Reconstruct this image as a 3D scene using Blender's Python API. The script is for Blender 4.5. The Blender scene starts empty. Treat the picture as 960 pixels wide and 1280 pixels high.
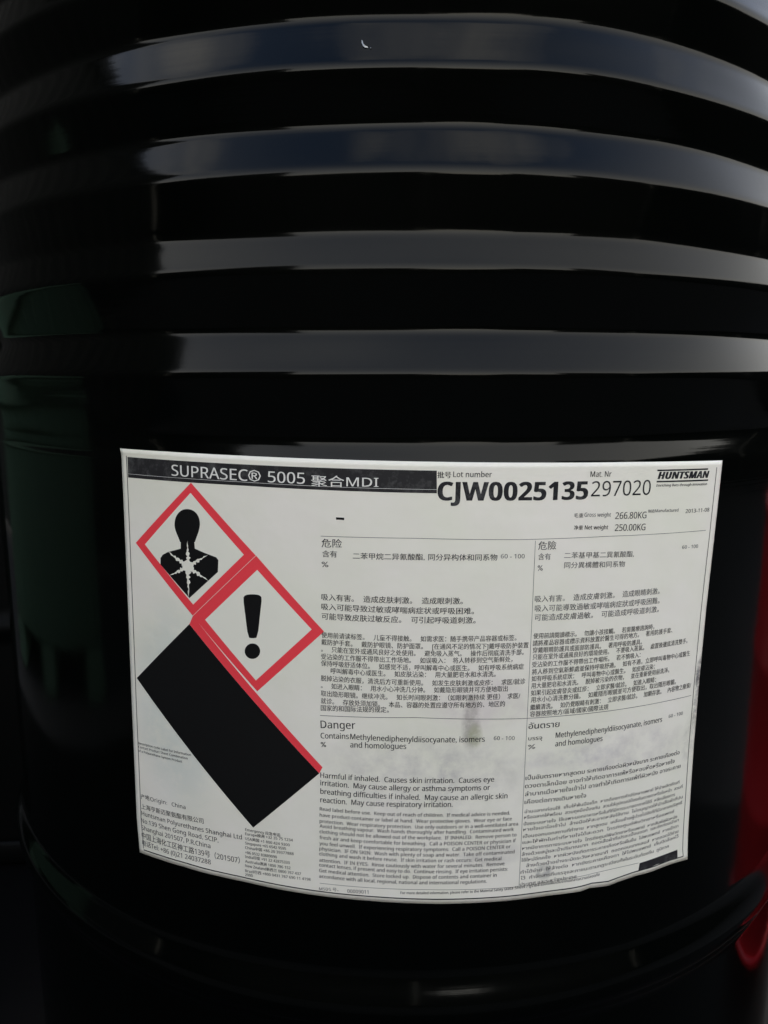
import bpy, bmesh, math, random
from mathutils import Matrix, Vector
R = math.radians
scn = bpy.context.scene

# ------------------------------------------------------------------ camera
# the drum stands with its axis on the world origin, the ground is z = 0
cam_data = bpy.data.cameras.new('camera')
cam = bpy.data.objects.new('camera', cam_data)
scn.collection.objects.link(cam)
CAM_YAW, CAM_PITCH = 0.02369, 0.17634
cam.location = (0.0, -0.62402, 0.5904)
fwd = Vector((-math.sin(CAM_YAW) * math.cos(CAM_PITCH), math.cos(CAM_YAW) * math.cos(CAM_PITCH), -math.sin(CAM_PITCH)))
cam.rotation_euler = fwd.to_track_quat('-Z', 'Y').to_euler()
cam_data.sensor_fit = 'VERTICAL'
cam_data.sensor_height = 36.0
cam_data.lens = 974.02 / 1280.0 * 36.0
cam_data.clip_start = 0.02
cam_data.clip_end = 400.0
scn.camera = cam

# ------------------------------------------------------------------ sky, sun, exposure
SUN_EL, SUN_AZ = 48.0, 12.0        # the sun is veiled and stands beyond the drum, a little to the right
world = bpy.data.worlds.new('World')
scn.world = world
world.use_nodes = True
nt = world.node_tree
nt.nodes.clear()
out = nt.nodes.new('ShaderNodeOutputWorld')
bg = nt.nodes.new('ShaderNodeBackground')
sky = nt.nodes.new('ShaderNodeTexSky')
sky.sky_type = 'NISHITA'
sky.sun_disc = False
sky.sun_elevation = R(SUN_EL)
sky.sun_rotation = R(SUN_AZ)
sky.air_density = 1.0
sky.dust_density = 1.6
sky.ozone_density = 1.0
tc = nt.nodes.new('ShaderNodeTexCoord')
mp = nt.nodes.new('ShaderNodeMapping')
mp.inputs['Scale'].default_value = (1.0, 1.0, 1.8)
ns = nt.nodes.new('ShaderNodeTexNoise')
ns.inputs['Scale'].default_value = 2.3
ns.inputs['Detail'].default_value = 5.0
ns.inputs['Roughness'].default_value = 0.55
cr = nt.nodes.new('ShaderNodeValToRGB')
cr.color_ramp.elements[0].position = 0.47
cr.color_ramp.elements[0].color = (0.0, 0.0, 0.0, 1)
cr.color_ramp.elements[1].position = 0.70
cr.color_ramp.elements[1].color = (0.5, 0.5, 0.5, 1)
mx = nt.nodes.new('ShaderNodeMix')
mx.data_type = 'RGBA'
mx.inputs['B'].default_value = (10.2, 9.5, 8.0, 1)       # bright cloud
nt.links.new(tc.outputs['Generated'], mp.inputs['Vector'])
nt.links.new(mp.outputs['Vector'], ns.inputs['Vector'])
nt.links.new(ns.outputs['Fac'], cr.inputs['Fac'])
# the veil thickens towards the horizon all the way round
sp = nt.nodes.new('ShaderNodeSeparateXYZ')
hz = nt.nodes.new('ShaderNodeMapRange')
hz.inputs['From Min'].default_value = 0.0; hz.inputs['From Max'].default_value = 0.76
hz.inputs['To Min'].default_value = 0.95; hz.inputs['To Max'].default_value = 0.0
mxm = nt.nodes.new('ShaderNodeMath'); mxm.operation = 'MAXIMUM'
nt.links.new(tc.outputs['Generated'], sp.inputs['Vector'])
nt.links.new(sp.outputs['Z'], hz.inputs['Value'])
nt.links.new(cr.outputs['Color'], mxm.inputs[0]); nt.links.new(hz.outputs['Result'], mxm.inputs[1])
nt.links.new(mxm.outputs[0], mx.inputs['Factor'])
nt.links.new(sky.outputs['Color'], mx.inputs['A'])
nt.links.new(mx.outputs['Result'], bg.inputs['Color'])
bg.inputs['Strength'].default_value = 0.12
nt.links.new(bg.outputs['Background'], out.inputs['Surface'])

sl = bpy.data.lights.new('sun', 'SUN')
sl.energy = 0.8
sl.angle = R(20)
sl.color = (1.0, 0.95, 0.88)
sun = bpy.data.objects.new('sun', sl)
scn.collection.objects.link(sun)
sdir = Vector((math.sin(R(SUN_AZ)) * math.cos(R(SUN_EL)), math.cos(R(SUN_AZ)) * math.cos(R(SUN_EL)), math.sin(R(SUN_EL))))
sun.rotation_euler = sdir.to_track_quat('Z', 'Y').to_euler()

vs = scn.view_settings
vs.view_transform = 'Standard'
vs.look = 'None'
vs.exposure = 1.95
vs.gamma = 1.0
vs.use_curve_mapping = False
scn.cycles.max_bounces = 8
scn.cycles.glossy_bounces = 4

# ------------------------------------------------------------------ helpers
def node_mat(name, base, rough=0.5, spec=0.5, coat=0.0, coat_rough=0.03):
    m = bpy.data.materials.new(name)
    m.use_nodes = True
    b = m.node_tree.nodes['Principled BSDF']
    b.inputs['Base Color'].default_value = (*base, 1)
    b.inputs['Roughness'].default_value = rough
    b.inputs['Specular IOR Level'].default_value = spec
    b.inputs['Coat Weight'].default_value = coat
    b.inputs['Coat Roughness'].default_value = coat_rough
    return m

def N(m, kind, **kw):
    n = m.node_tree.nodes.new(kind)
    for k, v in kw.items():
        if k in n.inputs: n.inputs[k].default_value = v
        else: setattr(n, k, v)
    return n

def L(m, a, b): m.node_tree.links.new(a, b)

def dusty_paint(name, base, dust, rough, dust_amount=0.25, bump=0.15, spec=0.5):
    """gloss enamel: noise-driven dust film, fine orange peel"""
    m = node_mat(name, base, rough, spec)
    b = m.node_tree.nodes['Principled BSDF']
    co = N(m, 'ShaderNodeTexCoord')
    n1 = N(m, 'ShaderNodeTexNoise', Scale=7.0, Detail=7.0, Roughness=0.65)
    L(m, co.outputs['Object'], n1.inputs['Vector'])
    r1 = N(m, 'ShaderNodeMapRange')
    r1.inputs['From Min'].default_value = 0.45; r1.inputs['From Max'].default_value = 0.8
    r1.inputs['To Min'].default_value = 0.0; r1.inputs['To Max'].default_value = dust_amount
    L(m, n1.outputs['Fac'], r1.inputs['Value'])
    mix = N(m, 'ShaderNodeMix', data_type='RGBA')
    mix.inputs['A'].default_value = (*base, 1); mix.inputs['B'].default_value = (*dust, 1)
    L(m, r1.outputs['Result'], mix.inputs['Factor'])
    L(m, mix.outputs['Result'], b.inputs['Base Color'])
    r2 = N(m, 'ShaderNodeMapRange')
    r2.inputs['From Min'].default_value = 0.3; r2.inputs['From Max'].default_value = 0.8
    r2.inputs['To Min'].default_value = rough; r2.inputs['To Max'].default_value = rough + 0.12
    L(m, n1.outputs['Fac'], r2.inputs['Value'])
    L(m, r2.outputs['Result'], b.inputs['Roughness'])
    n2 = N(m, 'ShaderNodeTexNoise', Scale=9.0, Detail=2.0)
    n3 = N(m, 'ShaderNodeTexNoise', Scale=260.0, Detail=2.0)
    L(m, co.outputs['Object'], n2.inputs['Vector']); L(m, co.outputs['Object'], n3.inputs['Vector'])
    bu = N(m, 'ShaderNodeBump', Strength=bump, Distance=0.004)
    L(m, n2.outputs['Fac'], bu.inputs['Height'])
    bu2 = N(m, 'ShaderNodeBump', Strength=bump, Distance=0.00006)
    L(m, n3.outputs['Fac'], bu2.inputs['Height']); L(m, bu.outputs['Normal'], bu2.inputs['Normal'])
    mps = N(m, 'ShaderNodeMapping'); mps.inputs['Scale'].default_value = (2.5, 2.5, 420)   # fine rolling marks round the drum
    n4 = N(m, 'ShaderNodeTexNoise', Scale=1.0, Detail=3.0)
    L(m, co.outputs['Object'], mps.inputs['Vector']); L(m, mps.outputs['Vector'], n4.inputs['Vector'])
    bu3 = N(m, 'ShaderNodeBump', Strength=0.5, Distance=0.00004)
    L(m, n4.outputs['Fac'], bu3.inputs['Height']); L(m, bu2.outputs['Normal'], bu3.inputs['Normal'])
    L(m, bu3.outputs['Normal'], b.inputs['Normal'])
    return m

MAT = {}
MAT['black'] = dusty_paint('black_gloss_enamel', (0.0006, 0.0009, 0.0007), (0.004, 0.0043, 0.0038), 0.05, 0.12, 0.16, spec=0.17)
MAT['black_rim'] = dusty_paint('black_rim_enamel', (0.003, 0.003, 0.003), (0.05, 0.05, 0.045), 0.2, 0.2, 0.2)
MAT['black_matt'] = dusty_paint('black_matt_enamel', (0.0012, 0.0014, 0.0012), (0.004, 0.004, 0.004), 0.5, 0.1, 0.1, spec=0.08)
MAT['green'] = dusty_paint('green_enamel', (0.105, 0.18, 0.12), (0.14, 0.14, 0.11), 0.28, 0.2)
MAT['red'] = dusty_paint('red_enamel', (0.62, 0.012, 0.022), (0.3, 0.1, 0.08), 0.3, 0.15)
MAT['steel'] = dusty_paint('galvanised_plug', (0.35, 0.35, 0.34), (0.2, 0.18, 0.15), 0.35, 0.4)
MAT['chip'] = node_mat('bare_steel_chip', (0.30, 0.31, 0.31), 0.4)
MAT['chip'].node_tree.nodes['Principled BSDF'].inputs['Metallic'].default_value = 0.7

# the paper of the label: faint yellowing, grey smudges, a dirty right-hand margin; U, V are millimetres / 300
pm = node_mat('label_paper', (0.66, 0.655, 0.62), 0.42, 0.45)
b = pm.node_tree.nodes['Principled BSDF']
uv = N(pm, 'ShaderNodeUVMap', uv_map='UVMap')
nA = N(pm, 'ShaderNodeTexNoise', Scale=5.5, Detail=4.0, Roughness=0.6)
L(pm, uv.outputs['UV'], nA.inputs['Vector'])
mA = N(pm, 'ShaderNodeMix', data_type='RGBA')
mA.inputs['A'].default_value = (0.80, 0.755, 0.67, 1); mA.inputs['B'].default_value = (0.765, 0.74, 0.625, 1)
rA = N(pm, 'ShaderNodeMapRange'); rA.inputs['From Min'].default_value = .38; rA.inputs['From Max'].default_value = .62
L(pm, nA.outputs['Fac'], rA.inputs['Value']); L(pm, rA.outputs['Result'], mA.inputs['Factor'])
last = mA.outputs['Result']
def smudge(cx, cy, rx, ry, col, amount, sc=60.0, thr=0.45):
    """one soft dirty mark of its own shape at label millimetres (cx, cy)"""
    global last
    mpn = N(pm, 'ShaderNodeMapping')
    mpn.vector_type = 'TEXTURE'
    mpn.inputs['Location'].default_value = (cx / 300, cy / 300, 0)
    mpn.inputs['Scale'].default_value = (rx / 300, ry / 300, 1)
    L(pm, uv.outputs['UV'], mpn.inputs['Vector'])
    gr = N(pm, 'ShaderNodeTexGradient', gradient_type='SPHERICAL')
    L(pm, mpn.outputs['Vector'], gr.inputs['Vector'])
    nz = N(pm, 'ShaderNodeTexNoise', Scale=sc, Detail=5.0, Roughness=0.7)
    L(pm, uv.outputs['UV'], nz.inputs['Vector'])
    rz = N(pm, 'ShaderNodeMapRange'); rz.inputs['From Min'].default_value = thr - .12; rz.inputs['From Max'].default_value = thr + .15
    L(pm, nz.outputs['Fac'], rz.inputs['Value'])
    r0 = N(pm, 'ShaderNodeMapRange'); r0.inputs['From Max'].default_value = .45; r0.inputs['To Max'].default_value = amount
    L(pm, gr.outputs['Fac'], r0.inputs['Value'])
    mm = N(pm, 'ShaderNodeMath', operation='MULTIPLY')
    L(pm, rz.outputs['Result'], mm.inputs[0]); L(pm, r0.outputs['Result'], mm.inputs[1])
    mxx = N(pm, 'ShaderNodeMix', data_type='RGBA')
    mxx.inputs['B'].default_value = (*col, 1)
    L(pm, mm.outputs[0], mxx.inputs['Factor']); L(pm, last, mxx.inputs['A'])
    last = mxx.outputs['Result']
smudge(23, -14, 5, 16, (0.28, 0.26, 0.22), 0.7, 35, 0.42)
smudge(25, -20, 4, 7, (0.36, 0.37, 0.22), 0.6, 35, 0.38)
smudge(14, -38, 7, 14, (0.40, 0.37, 0.38), 0.5, 40, 0.5)
smudge(-4, -34, 6, 8, (0.42, 0.40, 0.38), 0.4, 40, 0.5)
smudge(147, -4, 3.5, 13, (0.12, 0.12, 0.12), 0.95, 90, 0.46)
smudge(146, -22, 3.0, 12, (0.22, 0.21, 0.2), 0.8, 80, 0.5)
smudge(143, -38, 5, 16, (0.4, 0.38, 0.34), 0.4, 70, 0.5)
smudge(75, -34, 40, 5, (0.45, 0.42, 0.44), 0.35, 30, 0.5)
smudge(35, -80, 18, 8, (0.47, 0.44, 0.42), 0.4, 30, 0.45)
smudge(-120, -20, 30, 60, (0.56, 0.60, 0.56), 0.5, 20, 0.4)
smudge(5, -40, 60, 26, (0.46, 0.43, 0.41), 0.42, 26, 0.52)
smudge(100, -35, 50, 14, (0.46, 0.42, 0.42), 0.4, 28, 0.52)
smudge(30, -4, 34, 16, (0.62, 0.54, 0.53), 0.5, 14, 0.48)
smudge(62, -92, 5, 5, (0.2, 0.2, 0.2), 0.6, 60, 0.45)
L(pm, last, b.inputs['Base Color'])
nb = N(pm, 'ShaderNodeTexNoise', Scale=12.0, Detail=3.0)
L(pm, uv.outputs['UV'], nb.inputs['Vector'])
bb = N(pm, 'ShaderNodeBump', Strength=0.5, Distance=0.0016)
L(pm, nb.outputs['Fac'], bb.inputs['Height']); L(pm, bb.outputs['Normal'], b.inputs['Normal'])
MAT['paper'] = pm

def ink(name, col, rough=0.45, wear=0.0):
    m = node_mat(name, col, rough, 0.2)
    if wear:
        bs = m.node_tree.nodes['Principled BSDF']
        co = N(m, 'ShaderNodeTexCoord')
        n1 = N(m, 'ShaderNodeTexNoise', Scale=160.0, Detail=6.0, Roughness=0.75)
        L(m, co.outputs['Object'], n1.inputs['Vector'])
        r1 = N(m, 'ShaderNodeMapRange'); r1.inputs['From Min'].default_value = .5; r1.inputs['From Max'].default_value = .75; r1.inputs['To Max'].default_value = wear
        L(m, n1.outputs['Fac'], r1.inputs['Value'])
        mi = N(m, 'ShaderNodeMix', data_type='RGBA'); mi.inputs['A'].default_value = (*col, 1); mi.inputs['B'].default_value = (.6, .6, .57, 1)
        L(m, r1.outputs['Result'], mi.inputs['Factor']); L(m, mi.outputs['Result'], bs.inputs['Base Color'])
    return m
MAT['k'] = ink('black_print', (0.014, 0.014, 0.016), 0.5, 0.15)
MAT['g'] = ink('grey_print', (0.06, 0.06, 0.062), 0.5, 0.35)
MAT['w'] = ink('reversed_out_lettering', (0.74, 0.72, 0.67))
MAT['solid'] = ink('black_solid_print', (0.006, 0.006, 0.006), 0.45)
MAT['bar'] = ink('black_bar_print', (0.022, 0.021, 0.022), 0.4, 0.12)
MAT['r'] = ink('red_print', (0.80, 0.055, 0.07), 0.42)
MAT['field'] = ink('white_pictogram_field', (0.77, 0.745, 0.64), 0.42)

def new_obj(name, me, m=None, parent=None, smooth=False):
    if m is not None and not me.materials: me.materials.append(m)
    if smooth: me.polygons.foreach_set('use_smooth', [True] * len(me.polygons))
    o = bpy.data.objects.new(name, me)
    scn.collection.objects.link(o)
    if parent is not None: o.parent = parent
    return o

def from_bm(name, bm, m=None, parent=None, smooth=False):
    me = bpy.data.meshes.new(name)
    bm.to_mesh(me); bm.free(); me.update()
    return new_obj(name, me, m, parent, smooth)

def thing(name, label, cat, loc=(0, 0, 0), rz=0.0, group=None):
    o = bpy.data.objects.new(name, None)
    o.empty_display_size = 0.1
    scn.collection.objects.link(o)
    o.location = loc; o.rotation_euler = (0, 0, rz)
    o['label'] = label; o['category'] = cat
    if group: o['group'] = group
    return o

def structure(o, kind='structure'):
    o['kind'] = kind
    return o

def lathe(profile, seg=192, dent=None, sag=None):
    """profile [(r, z)] turned about z; dent(angle, z) adds to the radius"""
    bm = bmesh.new()
    rings = []
    for r, z in profile:
        if r < 1e-5:
            rings.append([bm.verts.new((0, 0, z))]); continue
        ring = []
        for i in range(seg):
            a = 2 * math.pi * i / seg
            rr = r + (dent(a, z) if dent else 0.0)
            ring.append(bm.verts.new((rr * math.sin(a), -rr * math.cos(a), z + (sag(a, z) if sag else 0.0))))
        rings.append(ring)
    for A, B in zip(rings, rings[1:]):
        for i in range(seg):
            j = (i + 1) % seg
            if len(A) == 1 and len(B) == 1: continue
            if len(A) == 1: bm.faces.new((A[0], B[j], B[i]))
            elif len(B) == 1: bm.faces.new((A[i], A[j], B[0]))
            else: bm.faces.new((A[i], A[j], B[j], B[i]))
    bmesh.ops.recalc_face_normals(bm, faces=bm.faces)
    return bm

def box_bm(x0, x1, y0, y1, z0, z1, bev=0.0):
    bm = bmesh.new()
    bmesh.ops.create_cube(bm, size=1.0)
    for v in bm.verts:
        v.co = Vector(((x0 + x1) / 2 + v.co.x * (x1 - x0), (y0 + y1) / 2 + v.co.y * (y1 - y0), (z0 + z1) / 2 + v.co.z * (z1 - z0)))
    if bev: bmesh.ops.bevel(bm, geom=list(bm.edges), offset=bev, segments=2, affect='EDGES')
    return bm

RB = 0.2925          # radius of the drum wall where the label sits

TEXTS = [
    ('product_name', 'SUPRASEC®', -118.69, 94.06, -73.7, 93.97, 5.12, 1, 'w'),
    ('product_name', '5005', -70.33, 93.97, -53.53, 94.01, 4.92, 1, 'w'),
    ('product_name', '聚合MDI', -50.67, 93.51, -21.29, 93.88, 4.87, 0.5, 'w'),
    ('lot_number', '批号', 3.85, 98.45, 9.7, 98.55, 2.76, 2, 'k'),
    ('lot_number', 'Lot number', 10.69, 98.8, 27.44, 98.91, 2.42, 0.5, 'k'),
    ('lot_number', 'CJW0025135', 4.17, 88.59, 72.0, 88.83, 8.24, 3, 'k'),
    ('material_number', 'Mat. Nr', 72.93, 98.82, 83.41, 98.77, 2.5, 0.3, 'k'),
    ('material_number', '297020', 73.88, 90.05, 105.09, 89.97, 6.9, 0.6, 'k'),
    ('maker_name', 'HUNTSMAN', 108.55, 97.0, 140.44, 96.41, 3.37, 5, 'k'),
    ('maker_slogan', 'Enriching lives through innovation', 108.21, 93.48, 139.77, 92.96, 1.2, 2, 'k'),
    ('weight_text', '毛重', 66.14, 80.86, 70.68, 80.75, 1.99, 0.5, 'g'),
    ('weight_text', 'Gross weight', 71.22, 80.96, 84.57, 80.63, 1.89, 0.3, 'g'),
    ('weight_text', '266.80KG', 86.96, 79.45, 103.81, 79.12, 3.07, 0.5, 'k'),
    ('weight_text', '净重', 66.51, 75.36, 70.83, 75.24, 2.0, 0.8, 'k'),
    ('weight_text', 'Net weight', 71.82, 75.21, 83.58, 74.91, 1.9, 1.5, 'k'),
    ('weight_text', '250.00KG', 87.2, 73.92, 103.75, 73.53, 3.09, 0.5, 'k'),
    ('date_text', '制造', 104.61, 81.69, 108.45, 81.59, 1.5, 0.6, 'g'),
    ('date_text', 'Manufactured', 108.68, 81.62, 122.59, 81.3, 1.43, 0.6, 'g'),
    ('date_text', '2013-11-08', 127.24, 80.28, 143.1, 80.05, 1.86, 0.6, 'k'),
    ('hazard_heading', '危险', -45.87, 66.55, -36.84, 66.78, 3.77, 0.3, 'k'),
    ('ingredient_text', '含有', -45.48, 62.09, -38.96, 62.22, 2.96, 0.2, 'k'),
    ('ingredient_text', '%', -45.8, 57.32, -42.74, 57.42, 2.54, 0.3, 'k'),
    ('ingredient_text', '二苯甲烷二异氰酸酯,', -31.92, 61.83, -0.56, 62.28, 2.87, 0.4, 'k'),
    ('ingredient_text', '同分异构体和同系物', 1.02, 62.27, 31.53, 62.27, 2.87, 0.4, 'k'),
    ('ingredient_text', '60 - 100', 33.08, 62.98, 43.93, 62.83, 1.99, 0.2, 'g'),
    ('hazard_statement', '吸入有害。  造成皮肤刺激。  造成眼刺激。', -45.81, 42.37, 16.89, 42.5, 3.0, 0.4, 'k'),
    ('hazard_statement', '吸入可能导致过敏或哮喘病症状或呼吸困难。', -45.79, 37.97, 22.09, 37.89, 3.01, 0.4, 'k'),
    ('hazard_statement', '可能导致皮肤过敏反应。  可引起呼吸道刺激。', -45.65, 33.51, 22.99, 33.63, 3.02, 0.4, 'k'),
    ('hazard_heading', '危險', 50.02, 66.81, 58.51, 66.86, 3.81, 0, 'g'),
    ('ingredient_text', '含有', 50.28, 62.19, 56.13, 62.19, 2.91, 0, 'g'),
    ('ingredient_text', '%', 50.28, 57.09, 52.72, 57.1, 2.56, 0, 'g'),
    ('ingredient_text', '二苯基甲基二異氰酸酯,', 62.59, 62.51, 98.54, 61.54, 2.82, 0, 'g'),
    ('ingredient_text', '同分異構體和同系物', 62.88, 58.02, 93.97, 57.11, 2.83, 0, 'g'),
    ('ingredient_text', '60 - 100', 127.04, 63.05, 137.5, 62.71, 1.77, 0, 'g'),
    ('hazard_statement', '吸入有害。  造成皮膚刺激。  造成眼睛刺激。', 49.78, 42.82, 115.15, 42.55, 3.03, 0, 'g'),
    ('hazard_statement', '吸入可能導致過敏或哮喘病症狀或呼吸困難。', 50.03, 38.42, 115.62, 37.82, 3.05, 0, 'g'),
    ('hazard_statement', '可能造成皮膚過敏。  可能造成呼吸道刺激。', 50.12, 34.13, 115.57, 33.59, 3.06, 0, 'g'),
    ('precaution_text', '使用前请读标签。   儿童不得接触。   如需求医：随手携带产品容器或标签。', -45.7, 24.9, 42.1, 25.22, 2.68, 0.3, 'k'),
    ('precaution_text', '戴防护手套。   戴防护眼镜、防护面罩。   [在通风不足的情况下]戴呼吸防护装置', -45.68, 21.59, 47.94, 21.54, 2.68, 0.3, 'k'),
    ('precaution_text', '。   只能在室外或通风良好之处使用。   避免吸入蒸气。   操作后彻底清洗手部。', -45.84, 18.29, 45.85, 18.29, 2.69, 0.3, 'k'),
    ('precaution_text', '受沾染的工作服不得带出工作场地。   如误吸入：  将人转移到空气新鲜处，', -45.82, 14.76, 40.75, 15.15, 2.7, 0.3, 'k'),
    ('precaution_text', '保持呼吸舒适体位。   如感觉不适，呼叫解毒中心或医生。   如有呼吸系统病症', -45.8, 11.57, 46.22, 11.43, 2.71, 0.3, 'k'),
    ('precaution_text', '呼叫解毒中心或医生。   如皮肤沾染：   用大量肥皂水和水清洗。', -41.31, 8.25, 33.25, 8.35, 2.72, 0.3, 'k'),
    ('precaution_text', '脱掉沾染的衣服，清洗后方可重新使用。   如发生皮肤刺激或皮疹：   求医/就诊', -45.83, 4.45, 47.36, 4.28, 2.73, 0.3, 'k'),
    ('precaution_text', '。   如进入眼睛：   用水小心冲洗几分钟。   如戴隐形眼镜并可方便地取出', -45.8, 0.92, 39.2, 1.14, 2.74, 0.3, 'k'),
    ('precaution_text', '取出隐形眼镜。继续冲洗。   如长时间眼刺激：（如眼刺激持续 更佳）  求医/', -45.78, -2.86, 45.25, -2.55, 2.75, 0.3, 'k'),
    ('precaution_text', '就诊。   存放处须加锁。   本品、容器的处置应遵守所有地方的、地区的', -45.76, -6.5, 38.24, -6.11, 2.76, 0.3, 'k'),
    ('precaution_text', '国家的和国际法规的规定。', -45.73, -9.92, -14.69, -8.92, 2.78, 0.3, 'k'),
    ('precaution_text', '使用前請閱讀標示。   勿讓小孩接觸。   若需醫療諮詢時，', 50.03, 25.68, 113.63, 25.32, 2.62, 0.2, 'k'),
    ('precaution_text', '請將產品容器或標示資料放置於醫生可得的地方。   著用防護手套、', 49.95, 22.25, 125.21, 22.26, 2.64, 0.2, 'k'),
    ('precaution_text', '穿戴眼睛防護具或面部防護具。   著用呼吸防護具。', 50.14, 18.94, 106.99, 18.54, 2.63, 0.2, 'k'),
    ('precaution_text', '只能在室外或通風良好的環境使用。   不要吸入蒸氣。   處置後徹底清洗雙手。', 50.25, 15.67, 135.92, 15.5, 2.67, 0.2, 'k'),
    ('precaution_text', '受沾染的工作服不得帶出工作場所。   若不慎吸入：', 50.14, 12.08, 106.69, 12.16, 2.65, 0.2, 'k'),
    ('precaution_text', '將人移到空氣新鮮處並保持呼吸舒適。   如有不適，立即呼叫毒物中心或醫生', 50.34, 8.59, 138.43, 8.74, 2.69, 0.2, 'k'),
    ('precaution_text', '如有呼吸系統症狀：   呼叫毒物中心或醫生。   如皮膚沾染：', 50.33, 5.33, 115.96, 5.2, 2.68, 0.2, 'k'),
    ('precaution_text', '用大量肥皂和水清洗。   脫掉被污染的衣物，   並在重新使用前洗淨。', 50.36, 1.93, 125.31, 2.14, 2.69, 0.2, 'k'),
    ('precaution_text', '如果引起皮膚發炎或紅疹：   立即求醫/就診。   如進入眼睛：', 50.4, -1.55, 117.33, -1.67, 2.7, 0.2, 'k'),
    ('precaution_text', '用水小心清洗數分鐘。   如戴隱形眼鏡並可方便取出，取出隱形眼鏡。', 50.59, -4.9, 130.45, -4.68, 2.72, 0.2, 'k'),
    ('precaution_text', '繼續清洗。   如仍覺眼睛有刺激：   立即求醫/就診。   加鎖存放。   內容物之廢棄/', 50.45, -8.55, 141.09, -8.3, 2.74, 0.2, 'k'),
    ('precaution_text', '容器按照地方/區域/國家/國際法規', 50.47, -11.83, 90.58, -11.87, 2.7, 0.2, 'k'),
    ('hazard_heading', 'Danger', -45.75, -18.61, -29.71, -17.8, 3.71, 0.5, 'k'),
    ('ingredient_text', 'Contains', -45.72, -23.68, -32.67, -22.94, 2.75, 0.7, 'k'),
    ('ingredient_text', 'Methylenediphenyldiisocyanate, isomers', -32.04, -22.97, 29.54, -23.14, 2.73, 0.7, 'k'),
    ('ingredient_text', '%', -45.62, -27.91, -43.17, -27.75, 2.57, 0.8, 'k'),
    ('ingredient_text', 'and homologues', -31.98, -26.98, -6.4, -26.53, 2.75, 0.7, 'k'),
    ('ingredient_text', '60 - 100', 33.75, -22.5, 43.64, -22.97, 1.97, 0.2, 'g'),
    ('hazard_statement', 'Harmful if inhaled.  Causes skin irritation.  Causes eye', -45.82, -43.19, 34.82, -43.19, 2.62, 1, 'k'),
    ('hazard_statement', 'irritation.  May cause allergy or asthma symptoms or', -45.8, -47.06, 33.03, -47.2, 2.63, 1, 'k'),
    ('hazard_statement', 'breathing difficulties if inhaled.  May cause an allergic skin', -45.77, -51.31, 41.6, -51.9, 2.64, 1, 'k'),
    ('hazard_statement', 'reaction.  May cause respiratory irritation.', -45.75, -55.65, 15.81, -55.15, 2.66, 1, 'k'),
    ('precaution_text', 'Read label before use.  Keep out of reach of children.  If medical advice is needed,', -45.99, -59.85, 43.3, -60.27, 1.75, 0.8, 'k'),
    ('precaution_text', 'have product container or label at hand.  Wear protective gloves.  Wear eye or face', -46.0, -62.96, 44.31, -63.33, 1.75, 0.8, 'k'),
    ('precaution_text', 'protection.  Wear respiratory protection.  Use only outdoors or in a well-ventilated area.', -46.01, -66.09, 48.03, -66.17, 1.76, 0.8, 'k'),
    ('precaution_text', 'Avoid breathing vapour.  Wash hands thoroughly after handling.  Contaminated work', -46.02, -68.64, 45.53, -68.85, 1.76, 0.8, 'k'),
    ('precaution_text', 'clothing should not be allowed out of the workplace.  IF INHALED:  Remove person to', -46.03, -71.5, 47.02, -71.78, 1.77, 0.8, 'k'),
    ('precaution_text', 'fresh air and keep comfortable for breathing.  Call a POISON CENTER or physician if', -46.04, -74.52, 46.9, -74.79, 1.78, 0.8, 'k'),
    ('precaution_text', 'you feel unwell.  If experiencing respiratory symptoms:  Call a POISON CENTER or', -46.05, -77.56, 44.45, -77.66, 1.78, 0.8, 'k'),
    ('precaution_text', 'physician.  IF ON SKIN:  Wash with plenty of soap and water.  Take off contaminated', -46.07, -80.36, 46.49, -80.54, 1.78, 0.8, 'k'),
    ('precaution_text', 'clothing and wash it before reuse.  If skin irritation or rash occurs:  Get medical', -46.08, -83.03, 40.16, -83.58, 1.78, 0.8, 'k'),
    ('precaution_text', 'attention.  IF IN EYES:  Rinse cautiously with water for several minutes.  Remove', -46.09, -86.3, 41.86, -86.34, 1.79, 0.8, 'k'),
    ('precaution_text', 'contact lenses, if present and easy to do.  Continue rinsing.  If eye irritation persists:', -46.1, -88.83, 43.62, -89.29, 1.79, 0.8, 'k'),
    ('precaution_text', 'Get medical attention.  Store locked up.  Dispose of contents and container in', -46.11, -91.78, 38.3, -92.07, 1.8, 0.8, 'k'),
    ('precaution_text', 'accordance with all local, regional, national and international regulations.', -46.13, -94.74, 33.6, -94.95, 1.8, 0.8, 'k'),
    ('sheet_reference', 'MSDS 号。', -46.01, -101.39, -36.67, -100.8, 1.91, 0, 'g'),
    ('sheet_reference', '00009011', -32.42, -101.19, -22.4, -100.89, 1.9, 0.2, 'g'),
    ('sheet_reference', 'For more detailed information, please refer to the Material Safety', -7.22, -100.19, 41.84, -99.68, 1.35, 0.8, 'k'),
    ('sheet_reference', 'Data Sheet / ดูรายละเอียดเพิ่มเติมจากเอกสารความปลอดภัย', 42.63, -99.62, 92.01, -98.52, 1.46, 0.8, 'k'),
    ('hazard_heading', 'อันตราย', 50.12, -17.96, 65.32, -18.05, 2.97, 0.8, 'k'),
    ('ingredient_text', 'บรรจุ', 50.31, -23.62, 57.09, -23.63, 1.99, 0.5, 'k'),
    ('ingredient_text', '%', 50.28, -28.06, 54.07, -27.93, 2.39, 1, 'k'),
    ('ingredient_text', 'Methylenediphenyldiisocyanate, isomers', 63.85, -23.44, 123.34, -23.23, 2.7, 0.6, 'k'),
    ('ingredient_text', 'and homologues', 63.88, -27.71, 88.63, -27.68, 2.67, 0.6, 'k'),
    ('ingredient_text', '60 - 100', 127.58, -22.05, 137.03, -22.02, 1.8, 0, 'g'),
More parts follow.
